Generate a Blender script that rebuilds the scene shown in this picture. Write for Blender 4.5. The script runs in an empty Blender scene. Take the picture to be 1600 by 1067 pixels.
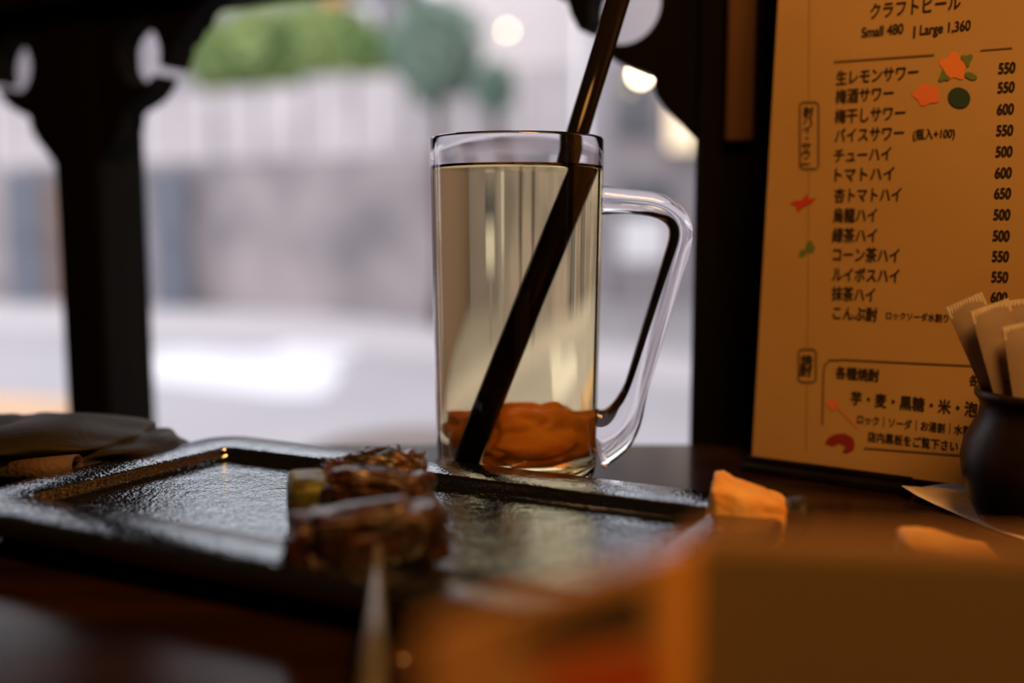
import bpy, bmesh, math, random
from mathutils import Vector, Matrix, noise

random.seed(7)
scene = bpy.context.scene
COL = scene.collection

# ---------------------------------------------------------------- camera
TABLE = 0.72                       # table top height
PITCH = math.radians(6.7)
CAM = Vector((0.0, 0.0, 0.831))
FPX = 35.0 / 36.0 * 1600.0
cd = bpy.data.cameras.new('camera')
cam = bpy.data.objects.new('camera', cd)
COL.objects.link(cam)
cam.location = CAM
cam.rotation_euler = (math.pi / 2 - PITCH, 0, 0)
cd.lens = 35.0
cd.sensor_width = 36.0
cd.clip_start = 0.01
cd.clip_end = 200
cd.dof.use_dof = True
cd.dof.focus_distance = 0.388
cd.dof.aperture_fstop = 2.7
scene.camera = cam

# ---------------------------------------------------------------- overcast sky and exposure
w = bpy.data.worlds.new('overcast_sky')
scene.world = w
w.use_nodes = True
bg = w.node_tree.nodes['Background']
bg.inputs['Color'].default_value = (0.96, 0.945, 1.0, 1)
bg.inputs['Strength'].default_value = 1.85
LAMP_STRENGTH = 28.0
LAMP_COLOR = (1.0, 0.42, 0.10)

vs = scene.view_settings
vs.view_transform = 'Standard'
vs.look = 'None'
vs.exposure = 0.0
vs.gamma = 1.0
vs.use_curve_mapping = False
scene.cycles.max_bounces = 16
scene.cycles.transmission_bounces = 16
scene.cycles.glossy_bounces = 6
scene.cycles.caustics_refractive = True

FW = Vector((0, math.cos(PITCH), -math.sin(PITCH)))
UP = Vector((0, math.sin(PITCH), math.cos(PITCH)))
RT = Vector((1, 0, 0))


def ray(px, py):
    return FW + RT * ((px - 800) / FPX) + UP * ((533.5 - py) / FPX)


def on_z(px, py, z):               # pixel -> point on a level surface
    d = ray(px, py)
    return CAM + d * ((z - CAM.z) / d.z)


def on_plane(px, py, p, n):        # pixel -> point on any plane
    d = ray(px, py)
    return CAM + d * ((p - CAM).dot(n) / d.dot(n))


# ---------------------------------------------------------------- materials
def mat(name, color, rough=0.6, metallic=0.0, spec=0.5, noise_scale=None, color2=None, detail=4,
        bump=0.0, bump_scale=None, stretch=(1, 1, 1), emit=None, emit_strength=0, sss=0.0, coat=0.0,
        ramp=(0.35, 0.65), bump_dist=0.002, sheen=0.0, ior=1.5):
    m = bpy.data.materials.new(name)
    m.use_nodes = True
    nt = m.node_tree
    b = nt.nodes['Principled BSDF']
    b.inputs['Base Color'].default_value = (*color, 1)
    b.inputs['Roughness'].default_value = rough
    b.inputs['IOR'].default_value = ior
    b.inputs['Metallic'].default_value = metallic
    b.inputs['Specular IOR Level'].default_value = spec
    b.inputs['Coat Weight'].default_value = coat
    b.inputs['Sheen Weight'].default_value = sheen
    if sss:
        b.inputs['Subsurface Weight'].default_value = sss
        b.inputs['Subsurface Radius'].default_value = (0.006, 0.002, 0.001)
    if emit:
        b.inputs['Emission Color'].default_value = (*emit, 1)
        b.inputs['Emission Strength'].default_value = emit_strength
    if noise_scale or bump:
        tc = nt.nodes.new('ShaderNodeTexCoord')
        mp = nt.nodes.new('ShaderNodeMapping')
        mp.inputs['Scale'].default_value = stretch
        nt.links.new(tc.outputs['Object'], mp.inputs['Vector'])
    if noise_scale and color2:
        n = nt.nodes.new('ShaderNodeTexNoise')
        n.inputs['Scale'].default_value = noise_scale
        n.inputs['Detail'].default_value = detail
        r = nt.nodes.new('ShaderNodeValToRGB')
        r.color_ramp.elements[0].position = ramp[0]
        r.color_ramp.elements[1].position = ramp[1]
        r.color_ramp.elements[0].color = (*color, 1)
        r.color_ramp.elements[1].color = (*color2, 1)
        nt.links.new(mp.outputs['Vector'], n.inputs['Vector'])
        nt.links.new(n.outputs['Fac'], r.inputs['Fac'])
        nt.links.new(r.outputs['Color'], b.inputs['Base Color'])
    if bump:
        n2 = nt.nodes.new('ShaderNodeTexNoise')
        n2.inputs['Scale'].default_value = bump_scale or 50
        n2.inputs['Detail'].default_value = 4
        bp = nt.nodes.new('ShaderNodeBump')
        bp.inputs['Strength'].default_value = bump
        bp.inputs['Distance'].default_value = bump_dist
        nt.links.new(mp.outputs['Vector'], n2.inputs['Vector'])
        nt.links.new(n2.outputs['Fac'], bp.inputs['Height'])
        nt.links.new(bp.outputs['Normal'], b.inputs['Normal'])
    return m


def glass(name, ior, color=(1, 1, 1), rough=0.0):
    m = bpy.data.materials.new(name)
    m.use_nodes = True
    nt = m.node_tree
    nt.nodes.remove(nt.nodes['Principled BSDF'])
    g = nt.nodes.new('ShaderNodeBsdfGlass')
    g.inputs['Color'].default_value = (*color, 1)
    g.inputs['IOR'].default_value = ior
    g.inputs['Roughness'].default_value = rough
    nt.links.new(g.outputs[0], nt.nodes['Material Output'].inputs['Surface'])
    return m


M = {}
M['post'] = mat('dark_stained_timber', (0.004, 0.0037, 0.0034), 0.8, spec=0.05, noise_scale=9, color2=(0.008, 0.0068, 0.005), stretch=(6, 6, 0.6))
M['wallwood'] = mat('dark_wall_board', (0.015, 0.011, 0.008), 0.6, noise_scale=7, color2=(0.03, 0.02, 0.013), stretch=(5, 5, 0.6))
M['plaque'] = mat('warm_wood_plaque', (0.10, 0.05, 0.022), 0.5, noise_scale=12, color2=(0.15, 0.08, 0.035), stretch=(6, 6, 0.6))
M['plaster'] = mat('dim_plaster', (0.05, 0.035, 0.025), 0.9, noise_scale=4, color2=(0.07, 0.05, 0.035))
M['floor'] = mat('dark_floor', (0.03, 0.022, 0.017), 0.7, noise_scale=4, color2=(0.05, 0.035, 0.025))
M['table'] = mat('table_wood', (0.009, 0.004, 0.0025), 0.2, noise_scale=9, color2=(0.022, 0.009, 0.005), ior=1.18, stretch=(1.0, 9, 9), bump=0.10, bump_scale=60, bump_dist=0.001)
M['glass'] = glass('clear_glass', 1.5, (0.985, 0.98, 0.985))
M['handle_glass'] = glass('clear_handle_glass', 1.5, (0.985, 0.975, 0.98))
M['liquid_side'] = glass('sour_against_glass', 1.333 / 1.5, (0.92, 0.845, 0.64))
M['liquid_top'] = glass('sour_surface', 1.333, (0.97, 0.94, 0.82))
M['plum'] = mat('pickled_plum_skin', (0.92, 0.36, 0.035), 0.45, noise_scale=60, color2=(0.98, 0.52, 0.08), sss=0.25, bump=0.3, bump_scale=160)
M['straw'] = mat('dark_straw_plastic', (0.008, 0.007, 0.0065), 0.12, spec=0.16)
M['paper'] = mat('menu_paper', (0.48, 0.335, 0.155), 0.55, noise_scale=10, color2=(0.42, 0.28, 0.115), spec=0.3)
M['ink'] = mat('menu_ink', (0.045, 0.030, 0.018), 0.6)
M['inkfaint'] = mat('menu_faint_ink', (0.30, 0.19, 0.08), 0.6)
M['inkmid'] = mat('menu_rule_ink', (0.13, 0.08, 0.035), 0.6)
M['inkorange'] = mat('print_orange', (0.80, 0.25, 0.06), 0.6)
M['inkpink'] = mat('print_coral', (0.75, 0.20, 0.08), 0.6)
M['inkgreen'] = mat('print_dark_green', (0.012, 0.05, 0.035), 0.6)
M['inkgreen2'] = mat('print_leaf_green', (0.12, 0.20, 0.06), 0.6)
M['inkred'] = mat('print_red', (0.50, 0.045, 0.02), 0.6)
M['inkdred'] = mat('print_dark_red', (0.26, 0.02, 0.02), 0.6)
M['jar'] = mat('brown_glazed_jar', (0.010, 0.006, 0.004), 0.38, spec=0.3, noise_scale=30, color2=(0.018, 0.009, 0.006), bump=0.1, bump_scale=120)
M['packet'] = mat('thin_white_wrapper', (0.42, 0.34, 0.28), 0.45, noise_scale=40, color2=(0.34, 0.27, 0.22))
M['napkin'] = mat('white_napkin', (0.80, 0.74, 0.68), 0.8, noise_scale=150, color2=(0.72, 0.66, 0.60), bump=0.2, bump_scale=300)
M['meat'] = mat('grilled_meat', (0.010, 0.0035, 0.002), 0.34, noise_scale=110, color2=(0.060, 0.017, 0.006), bump=0.8, bump_scale=330, bump_dist=0.0025, ramp=(0.35, 0.7), coat=0.5)
M['char'] = mat('charred_meat', (0.014, 0.008, 0.005), 0.30, noise_scale=150, color2=(0.16, 0.06, 0.025), bump=1.0, bump_scale=420, bump_dist=0.002, ramp=(0.4, 0.75), coat=0.6)
M['leek'] = mat('grilled_leek', (0.13, 0.16, 0.015), 0.4, noise_scale=120, color2=(0.035, 0.03, 0.008), bump=0.5, bump_scale=250)
M['bamboo'] = mat('bamboo_stick', (0.15, 0.16, 0.165), 0.22, noise_scale=60, color2=(0.11, 0.11, 0.11), stretch=(8, 1, 8))
M['fried'] = mat('fried_crust', (0.92, 0.58, 0.20), 0.6, noise_scale=90, color2=(0.85, 0.36, 0.07), bump=0.7, bump_scale=220, ramp=(0.4, 0.7))
M['friedend'] = mat('dark_fried_end', (0.02, 0.017, 0.008), 0.5, bump=0.6, bump_scale=200)  # dark colour for one end of a fried piece
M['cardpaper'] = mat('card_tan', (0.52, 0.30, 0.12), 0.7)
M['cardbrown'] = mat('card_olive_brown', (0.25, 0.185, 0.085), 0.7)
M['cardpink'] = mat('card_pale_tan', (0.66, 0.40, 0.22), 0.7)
M['cardorange'] = mat('card_orange', (0.95, 0.46, 0.08), 0.6)
M['carddark'] = mat('card_dark_print', (0.05, 0.035, 0.02), 0.6)
M['cardred'] = mat('card_red_print', (0.52, 0.10, 0.012), 0.6)
M['nylon'] = mat('olive_nylon', (0.017, 0.016, 0.009), 0.6, noise_scale=30, color2=(0.024, 0.022, 0.013), bump=0.15, bump_scale=400, spec=0.25)
M['webbing'] = mat('brown_webbing', (0.13, 0.085, 0.06), 0.65, bump=0.4, bump_scale=500)
M['oil'] = mat('glint_drop', (0.06, 0.025, 0.01), 0.05, coat=1.0)
M['lantern'] = mat('lit_paper_lantern', (0.8, 0.6, 0.4), 0.8, emit=LAMP_COLOR, emit_strength=LAMP_STRENGTH)
M['cord'] = mat('black_cord', (0.01, 0.01, 0.01), 0.5)
# outdoors
M['asphalt'] = mat('pale_wet_asphalt', (0.385, 0.37, 0.40), 0.55, noise_scale=1.2, color2=(0.42, 0.405, 0.435))
M['mark'] = mat('road_paint', (0.80, 0.80, 0.84), 0.6)
M['pave'] = mat('pale_pavement', (0.56, 0.53, 0.555), 0.7)
M['stone'] = mat('stone_wall', (0.22, 0.20, 0.21), 0.9, noise_scale=1.0, color2=(0.44, 0.385, 0.39), detail=2)
M['concrete'] = mat('pale_concrete', (0.50, 0.46, 0.475), 0.9, noise_scale=1.6, color2=(0.62, 0.57, 0.58), detail=2)
M['hedge'] = mat('hedge_leaf', (0.18, 0.30, 0.10), 0.6, noise_scale=2.0, color2=(0.46, 0.56, 0.22))
M['teal'] = mat('tree_leaf', (0.12, 0.23, 0.17), 0.6, noise_scale=2.0, color2=(0.32, 0.42, 0.34))
M['bark'] = mat('bark', (0.08, 0.06, 0.05), 0.9)
M['white'] = mat('white_render', (0.84, 0.78, 0.77), 0.9, noise_scale=0.7, color2=(0.88, 0.82, 0.81))
M['grey'] = mat('grey_render', (0.40, 0.37, 0.40), 0.9, noise_scale=0.8, color2=(0.46, 0.42, 0.45))
M['slate'] = mat('slate_roof', (0.16, 0.17, 0.21), 0.7)
M['bluegrey'] = mat('blue_grey_metal', (0.15, 0.17, 0.21), 0.6)
M['browndoor'] = mat('brown_door', (0.22, 0.15, 0.12), 0.7)
M['pane'] = mat('far_window_glass', (0.10, 0.11, 0.14), 0.15)
M['signorange'] = mat('orange_cloth', (0.70, 0.26, 0.12), 0.8)
M['signwhite'] = mat('white_panel', (0.86, 0.86, 0.88), 0.5)
M['bench'] = mat('pale_bench_wood', (0.80, 0.52, 0.31), 0.6, noise_scale=8, color2=(0.72, 0.45, 0.26), stretch=(1, 8, 8))
M['stool'] = mat('worn_stool_wood', (0.20, 0.145, 0.13), 0.5, noise_scale=8, color2=(0.26, 0.19, 0.165), stretch=(1, 8, 8))
M['bulb'] = mat('lit_bulb', (1, 1, 1), 0.5, emit=(1.0, 0.80, 0.48), emit_strength=34)
M['litsign'] = mat('lit_sign_panel', (0.9, 0.8, 0.6), 0.5, emit=(1.0, 0.76, 0.48), emit_strength=1.1)


def tray_material():
    m = mat('black_stone_glaze', (0.006, 0.007, 0.008), 0.06, spec=0.5)
    m.node_tree.nodes['Principled BSDF'].inputs['Specular Tint'].default_value = (0.86, 0.93, 1.0, 1)
    nt = m.node_tree
    b = nt.nodes['Principled BSDF']
    b.inputs['IOR'].default_value = 3.6
    tc = nt.nodes.new('ShaderNodeTexCoord')
    hs = []
    for sc, k in ((850, 1.1), (270, 1.2), (80, 1.6)):
        n = nt.nodes.new('ShaderNodeTexNoise')
        n.inputs['Scale'].default_value = sc
        n.inputs['Detail'].default_value = 1.5
        mu = nt.nodes.new('ShaderNodeMath')
        mu.operation = 'MULTIPLY'
        mu.inputs[1].default_value = k
        nt.links.new(tc.outputs['Object'], n.inputs['Vector'])
        nt.links.new(n.outputs['Fac'], mu.inputs[0])
        hs.append(mu)
    a1 = nt.nodes.new('ShaderNodeMath')
    a2 = nt.nodes.new('ShaderNodeMath')
    bp = nt.nodes.new('ShaderNodeBump')
    bp.inputs['Strength'].default_value = 1.0
    bp.inputs['Distance'].default_value = 0.00022
    nt.links.new(hs[0].outputs[0], a1.inputs[0])
    nt.links.new(hs[1].outputs[0], a1.inputs[1])
    nt.links.new(a1.outputs[0], a2.inputs[0])
    nt.links.new(hs[2].outputs[0], a2.inputs[1])
    nt.links.new(a2.outputs[0], bp.inputs['Height'])
    nt.links.new(bp.outputs['Normal'], b.inputs['Normal'])
    return m


M['tray'] = tray_material()


# ---------------------------------------------------------------- mesh helpers
def link(name, me, parent=None, loc=None, rot=None):
    o = bpy.data.objects.new(name, me)
    COL.objects.link(o)
    if parent:
        o.parent = parent
    if loc is not None:
        o.location = loc
    if rot is not None:
        o.rotation_euler = rot
    return o


def mesh_obj(name, verts, faces, m, parent=None, smooth=False, loc=None, rot=None, fmats=None):
    me = bpy.data.meshes.new(name)
    me.from_pydata([tuple(v) for v in verts], [], faces)
    for k in (m if isinstance(m, (list, tuple)) else [m]):
        me.materials.append(M[k])
    if smooth:
        me.polygons.foreach_set('use_smooth', [True] * len(me.polygons))
    if fmats:
        me.polygons.foreach_set('material_index', fmats)
    me.update()
    return link(name, me, parent, loc, rot)


def bm_obj(name, bm, m, parent=None, smooth=False, loc=None, rot=None):
    me = bpy.data.meshes.new(name)
    bm.to_mesh(me)
    bm.free()
    me.materials.append(M[m])
    if smooth:
        me.polygons.foreach_set('use_smooth', [True] * len(me.polygons))
    return link(name, me, parent, loc, rot)


def tag(o, label, cat, group=None, kind=None):
    o['label'] = label
    if cat:
        o['category'] = cat
    if group:
        o['group'] = group
    if kind:
        o['kind'] = kind
    return o


def struct(o, label):
    o['kind'] = 'structure'
    o['label'] = label
    return o


def empty(name, loc=(0, 0, 0), rot=(0, 0, 0)):
    o = bpy.data.objects.new(name, None)
    COL.objects.link(o)
    o.empty_display_size = 0.02
    o.location = loc
    o.rotation_euler = rot
    return o


def box_bm(c, s, bev=0.0, seg=2, rotz=0, bm=None):
    b = bmesh.new()
    bmesh.ops.create_cube(b, size=1.0)
    for v in b.verts:
        v.co = Vector((v.co.x * s[0], v.co.y * s[1], v.co.z * s[2]))
    if bev:
        bmesh.ops.bevel(b, geom=b.edges[:], offset=bev, segments=seg, affect='EDGES', profile=0.5)
    R = Matrix.Rotation(rotz, 4, 'Z')
    for v in b.verts:
        v.co = R @ v.co + Vector(c)
    return b


def box(name, c, s, m, parent=None, bev=0.004, rotz=0, loc=None, rot=None):
    return bm_obj(name, box_bm(c, s, bev, 2, rotz), m, parent, False, loc, rot)


def lathe(profile, seg=64, close_bottom=True):
    V, Fc = [], []
    rings = []
    for r, z in profile:
        if r < 1e-7:
            V.append((0, 0, z)); rings.append([len(V) - 1])
        else:
            s = len(V)
            for i in range(seg):
                a = 2 * math.pi * i / seg
                V.append((r * math.cos(a), r * math.sin(a), z))
            rings.append(list(range(s, s + seg)))
    for A, B in zip(rings[:-1], rings[1:]):
        for i in range(seg):
            j = (i + 1) % seg
            if len(A) == 1:
                Fc.append((A[0], B[j], B[i]))
            elif len(B) == 1:
                Fc.append((A[i], A[j], B[0]))
            else:
                Fc.append((A[i], A[j], B[j], B[i]))
    return V, Fc


def tube(path, radii, seg=20, flat=1.0, cap=True, side=None):
    """sweep an ellipse along a path; returns verts, faces"""
    V, Fc = [], []
    n = len(path)
    for k, p in enumerate(path):
        a = path[max(0, k - 1)]
        b = path[min(n - 1, k + 1)]
        t = (b - a).normalized()
        s = (side if side is not None else Vector((0, 0, 1)))
        x = t.cross(s)
        if x.length < 1e-5:
            x = t.cross(Vector((1, 0, 0)))
        x.normalize()
        y = t.cross(x).normalized()
        r = radii[k] if isinstance(radii, (list, tuple)) else radii
        fl = flat[k] if isinstance(flat, (list, tuple)) else flat
        for i in range(seg):
            q = 2 * math.pi * i / seg
            V.append(p + x * (r * math.cos(q)) + y * (r * fl * math.sin(q)))
    for k in range(n - 1):
        for i in range(seg):
            j = (i + 1) % seg
            Fc.append((k * seg + i, k * seg + j, (k + 1) * seg + j, (k + 1) * seg + i))
    if cap:
        Fc.append(tuple(range(seg))[::-1])
        Fc.append(tuple((n - 1) * seg + i for i in range(seg)))
    return V, Fc


def fix_normals(o):
    bm = bmesh.new()
    bm.from_mesh(o.data)
    bmesh.ops.recalc_face_normals(bm, faces=bm.faces[:])
    bm.to_mesh(o.data)
    bm.free()
    return o


def prism(name, pts, vec, m, parent=None):
    """closed polygon (list of Vectors) extruded along vec"""
    bm = bmesh.new()
    a = [bm.verts.new(p) for p in pts]
    b = [bm.verts.new(p + vec) for p in pts]
    bm.faces.new(a)
    bm.faces.new(b[::-1])
    n = len(pts)
    for i in range(n):
        bm.faces.new((a[i], b[i], b[(i + 1) % n], a[(i + 1) % n]))
    bmesh.ops.recalc_face_normals(bm, faces=bm.faces[:])
    bmesh.ops.triangulate(bm, faces=[f for f in bm.faces if len(f.verts) > 4])
    return bm_obj(name, bm, m, parent)


def blob_data(dims, e=0.7, sub=4, amp=0.12, freq=2.2, seed=0, ridge=0.0, fine=0.0, flat_bottom=None):
    bm = bmesh.new()
    bmesh.ops.create_icosphere(bm, subdivisions=sub, radius=1.0)
    off = Vector((seed * 3.17, seed * 1.31, seed * 7.7))
    for v in bm.verts:
        p = v.co.copy()
        q = Vector([math.copysign(abs(c) ** e, c) for c in p])
        d = amp * noise.fractal(p * freq + off, 1.0, 2.0, 3)
        if ridge:
            d -= ridge * max(0.0, 1 - 5 * abs(noise.noise(p * freq * 0.8 + off * 1.7)))
        if fine:
            d += fine * noise.noise(p * freq * 6 + off)
        q = q * (1 + d)
        v.co = Vector((q.x * dims[0], q.y * dims[1], q.z * dims[2]))
        if flat_bottom is not None and v.co.z < flat_bottom:
            v.co.z = flat_bottom + (v.co.z - flat_bottom) * 0.1
    return bm


# ================================================================ the setting
A2 = Vector((0.142, 0.53, 0))                  # point on the window line
WU = Vector((-0.899, 0.438, 0)).normalized() # along the window wall (to the far left)
WN = Vector((-WU.y, WU.x, 0))                  # towards the room
if WN.dot(-A2) < 0:
    WN = -WN
WANG = math.atan2(WU.y, WU.x)


def wp(s, d, z):
    return A2 + WU * s + WN * d + Vector((0, 0, z))


def wall_box(name, s0, s1, d0, d1, z0, z1, m, parent=None, bev=0.002):
    c = wp((s0 + s1) / 2, (d0 + d1) / 2, (z0 + z1) / 2)
    return bm_obj(name, box_bm((0, 0, 0), (s1 - s0, d1 - d0, z1 - z0), bev, 1), m, parent, False, c, (0, 0, WANG))


SR, SL = -1.9, 2.1                # ends of the window wall
DEP = 3.0                         # room depth
CEIL = 2.4
TRZ = 0.983                       # underside of the low transom
SILL = 0.52
PW = 0.046                         # post width
S_RP, S_LP, S_FP = 0.018, 0.497, 0.976

struct(wall_box('floor', SR, SL, 0.0, DEP, -0.05, 0.0, 'floor'), 'dark floor of the bar')
struct(wall_box('ceiling', SR, SL, -0.03, DEP, CEIL, CEIL + 0.05, 'plaster'), 'dim ceiling of the bar')
struct(wall_box('wall_back', SR, SL, DEP, DEP + 0.06, 0, CEIL, 'plaster'), 'dim back wall of the bar')
struct(wall_box('wall_left', SL, SL + 0.06, 0.03, DEP, 0, CEIL, 'plaster'), 'dim left wall of the bar')
struct(wall_box('wall_right', SR - 0.06, SR, 0.03, DEP, 0, CEIL, 'plaster'), 'dim right wall of the bar')
struct(wall_box('wall_under_window', S_RP + PW / 2, SL + 0.06, -0.03, 0.03, -0.17, SILL - 0.03, 'wallwood'), 'dark boarded wall under the window')
struct(wall_box('wall_daylight_block', S_RP + PW / 2, SL + 0.06, -0.02, 0.02, TRZ + 0.07, CEIL, 'wallwood'), 'unseen dark boarding added above the transom to hold back daylight')  # solid upper part, added to keep daylight out of the room
struct(wall_box('wall_beside_window', SR - 0.06, S_RP - PW / 2, -0.02, 0.02, -0.17, CEIL, 'wallwood'), 'dark boarded wall behind the menu')
struct(wall_box('trim_1', S_RP + PW / 2, SL + 0.06, -0.05, 0.05, SILL - 0.03, SILL, 'post'), 'dark window sill board')
struct(wall_box('trim_2', S_RP + PW / 2, SL + 0.06, -0.035, 0.035, TRZ, TRZ + 0.07, 'post'), 'dark low transom beam over the window')


def circle_arc(cx, cy, r, a0, a1, n):
    return [(cx + r * math.cos(math.radians(a0 + (a1 - a0) * i / n)), cy + r * math.sin(math.radians(a0 + (a1 - a0) * i / n))) for i in range(n + 1)]


def bracket_profile():
    """(s, u): s outward from the post, u down from the transom; two scrolls round a nearly closed eye"""
    lower = [(0, .108), (.006, .102), (.011, .097), (.017, .091), (.022, .084), (.0235, .079), (.0235, .075), (.027, .072), (.034, .070), (.043, .066), (.050, .061), (.0555, .0545)]
    # the eye, from the lower tip round by the post to the upper tip
    eye = circle_arc(0.0405, 0.036, 0.0205, 44, 377, 26)
    upper = [(.0615, .0455), (.066, .0470), (.071, .038), (.073, .031), (.078, .029), (.083, .022), (.089, .019), (.094, .011), (.102, .007), (.110, 0)]
    return lower + eye + upper + [(0.0, 0.0)]


def make_post(s, label, name, sides, right_end=False):
    root = empty(name, wp(s, 0, SILL), (0, 0, WANG))
    root['kind'] = 'structure'
    root['label'] = label
    inv = root.matrix_basis.inverted()
    bm = box_bm((0, 0, (CEIL - SILL) / 2), (PW, PW, CEIL - SILL - 0.002), 0.0025, 1)
    bm_obj('post', bm, 'post', root)
    for sd in sides:
        pts = [Vector((sd * (PW / 2 + q[0]), 0.0, TRZ - SILL - q[1])) for q in bracket_profile()]
        prism('bracket', pts, Vector((0, 0.021, 0)), 'post', root)
    return root


make_post(S_LP, 'dark timber window post with scrolled brackets on both sides', 'trim_3', (1, -1))
make_post(S_RP, 'dark timber window post beside the menu', 'trim_4', (1,))
make_post(S_FP, 'dark timber window post out of view', 'trim_5', (1, -1))

# warm strip of wood fixed on the right post
pm = on_plane(1155, 110, wp(S_RP, PW / 2, 0), WN)
p0 = on_plane(1137, 222, wp(S_RP, PW / 2, 0), WN)
p1 = on_plane(1178, 222, wp(S_RP, PW / 2, 0), WN)
pc = (p0 + p1) / 2
wpl = (p1 - p0).length
plaque = box('wall_plaque', (0, 0, 0.12), (wpl, 0.006, 0.24), 'plaque', None, 0.001, 0, Vector((pc.x, pc.y, p0.z)) + WN * 0.003, (0, 0, WANG))
tag(plaque, 'narrow warm brown wood strip fixed on the post beside the menu', 'plaque')

# ================================================================ table
tb = [(-0.62, 0.500), (-0.16, 0.5005), (0.06, 0.500), (0.105, 0.4995), (0.135, 0.480)]
q = A2 + WN * 0.030
for k in (0.05, 0.2, 0.45, 0.62):
    pt = q - WU * k
    tb.append((pt.x, pt.y))
tb += [(0.62, -0.40), (-0.62, -0.40)]
troot = empty('counter_table', (0, 0, 0))
tag(troot, 'glossy dark brown wooden table under the tray and mug', 'table')
bm = bmesh.new()
vt = [bm.verts.new((x, y, TABLE)) for x, y in tb]
f = bm.faces.new(vt)
ex = bmesh.ops.extrude_face_region(bm, geom=[f])
for v in [g for g in ex['geom'] if isinstance(g, bmesh.types.BMVert)]:
    v.co.z -= 0.035
bmesh.ops.recalc_face_normals(bm, faces=bm.faces[:])
bmesh.ops.bevel(bm, geom=[e for e in bm.edges if all(abs(v.co.z - TABLE) < 1e-6 for v in e.verts)], offset=0.004, segments=3, affect='EDGES', profile=0.5)
bm_obj('tabletop', bm, 'table', troot)
for x, y in ((-0.55, 0.40), (0.02, 0.40), (-0.55, -0.33), (0.40, -0.33)):
    box('leg', (x, y, (TABLE - 0.035) / 2), (0.06, 0.06, TABLE - 0.035), 'table', troot, 0.004)

# ================================================================ tray
TT = TABLE + 0.015
EX = Vector((0.899, -0.438, 0)).normalized()
EY = Vector((0.535, 0.845, 0)).normalized()
TL, TW = 0.262, 0.138
corner = on_z(352, 676, TT)
far_left = Vector((corner.x, corner.y, 0))


def tray_loop(inset, z, rad, n=7):
    pts = []
    x0, x1, y0, y1 = inset, TL - inset, inset, TW - inset
    for cx, cy, a in ((x1 - rad, y1 - rad, 0), (x0 + rad, y1 - rad, 90), (x0 + rad, y0 + rad, 180), (x1 - rad, y0 + rad, 270)):
        for i in range(n + 1):
            t = math.radians(a + 90 * i / n)
            lx, ly = cx + rad * math.cos(t), cy + rad * math.sin(t)
            pts.append(EX * lx + EY * (ly - TW) + Vector((0, 0, z)))
    return pts


loops = [(0.016, 0.0, 0.012), (0.014, 0.001, 0.012), (0.0135, 0.0065, 0.012), (0.004, 0.0072, 0.014), (0.001, 0.0078, 0.014), (0.0, 0.0095, 0.014),
         (0.0, 0.0128, 0.014), (0.0008, 0.0143, 0.014), (0.0025, 0.0150, 0.013),
         (0.0222, 0.0150, 0.005), (0.0230, 0.0146, 0.0045), (0.0234, 0.0135, 0.004), (0.0238, 0.0110, 0.004), (0.0248, 0.0103, 0.004), (0.0275, 0.0098, 0.004), (0.044, 0.0096, 0.004)]
V, Fc = [], []
for lp in loops:
    V += tray_loop(*lp)
NL = 32
for k in range(len(loops) - 1):
    for i in range(NL):
        j = (i + 1) % NL
        Fc.append((k * NL + i, k * NL + j, (k + 1) * NL + j, (k + 1) * NL + i))
Fc.append(tuple(range(NL))[::-1])
Fc.append(tuple((len(loops) - 1) * NL + i for i in range(NL)))
tray = mesh_obj('serving_tray', V, Fc, 'tray', None, True, Vector((far_left.x, far_left.y, TABLE)))
tag(tray, 'glossy black stone-textured rectangular tray with raised rim under the meat skewer', 'tray')
TFLOOR = TABLE + 0.0096

# ================================================================ mug of plum sour
mb = on_z(807, 752, TABLE)
MC = Vector((mb.x, mb.y, TABLE))
mug = empty('glass_mug', MC)
tag(mug, 'tall clear glass mug with angular handle standing behind the tray', 'mug')
HT, HL, HB = 0.1468, 0.1350, 0.006          # rim, liquid level, inner bottom
RO0, RO1 = 0.0344, 0.0365
WALL = 0.0028


def ro(z):
    return RO0 + (RO1 - RO0) * z / HT


def ri(z):
    return ro(z) - WALL + 0.0008 * z / HT


outer = [(0, 0.0015), (0.018, 0.0012), (0.0245, 0.0003), (0.0275, 0.0), (0.0300, 0.0007), (0.0322, 0.0022), (0.0338, 0.0050), (ro(0.009), 0.009)]
outer += [(ro(z), z) for z in (0.03, 0.06, 0.09, 0.12, 0.140)]
outer += [(ro(HT) - 0.0001, HT - 0.0012), (ro(HT) - 0.0004, HT - 0.0004), (ro(HT) - 0.0010, HT), (ri(HT) + 0.0004, HT - 0.0004), (ri(HT) + 0.0001, HT - 0.0012), (ri(HL), HL)]
V, Fc = lathe(outer, 128)
body = mesh_obj('glass_body', V, Fc, 'glass', mug, True)
side = [(0, HB), (0.018, HB), (0.0250, HB + 0.0008), (0.0288, HB + 0.0028), (ri(HB + 0.007), HB + 0.007)]
side += [(ri(z), z) for z in (0.03, 0.06, 0.09, 0.12)] + [(ri(HL), HL)]
top = [(ri(HL), HL), (ri(HL) - 0.0006, HL - 0.0007), (ri(HL) - 0.002, HL - 0.0011), (0.02, HL - 0.0012), (0, HL - 0.0012)]
V1, F1 = lathe(side, 128)
V2, F2 = lathe(top, 128)
n1 = len(V1)
drink = mesh_obj('plum_sour_drink', V1 + V2, F1 + [tuple(i + n1 for i in f) for f in F2], ['liquid_side', 'liquid_top'], None, True, MC,
                 fmats=[0] * len(F1) + [1] * len(F2))
tag(drink, 'pale gold drink filling the glass mug', 'drink')

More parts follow.
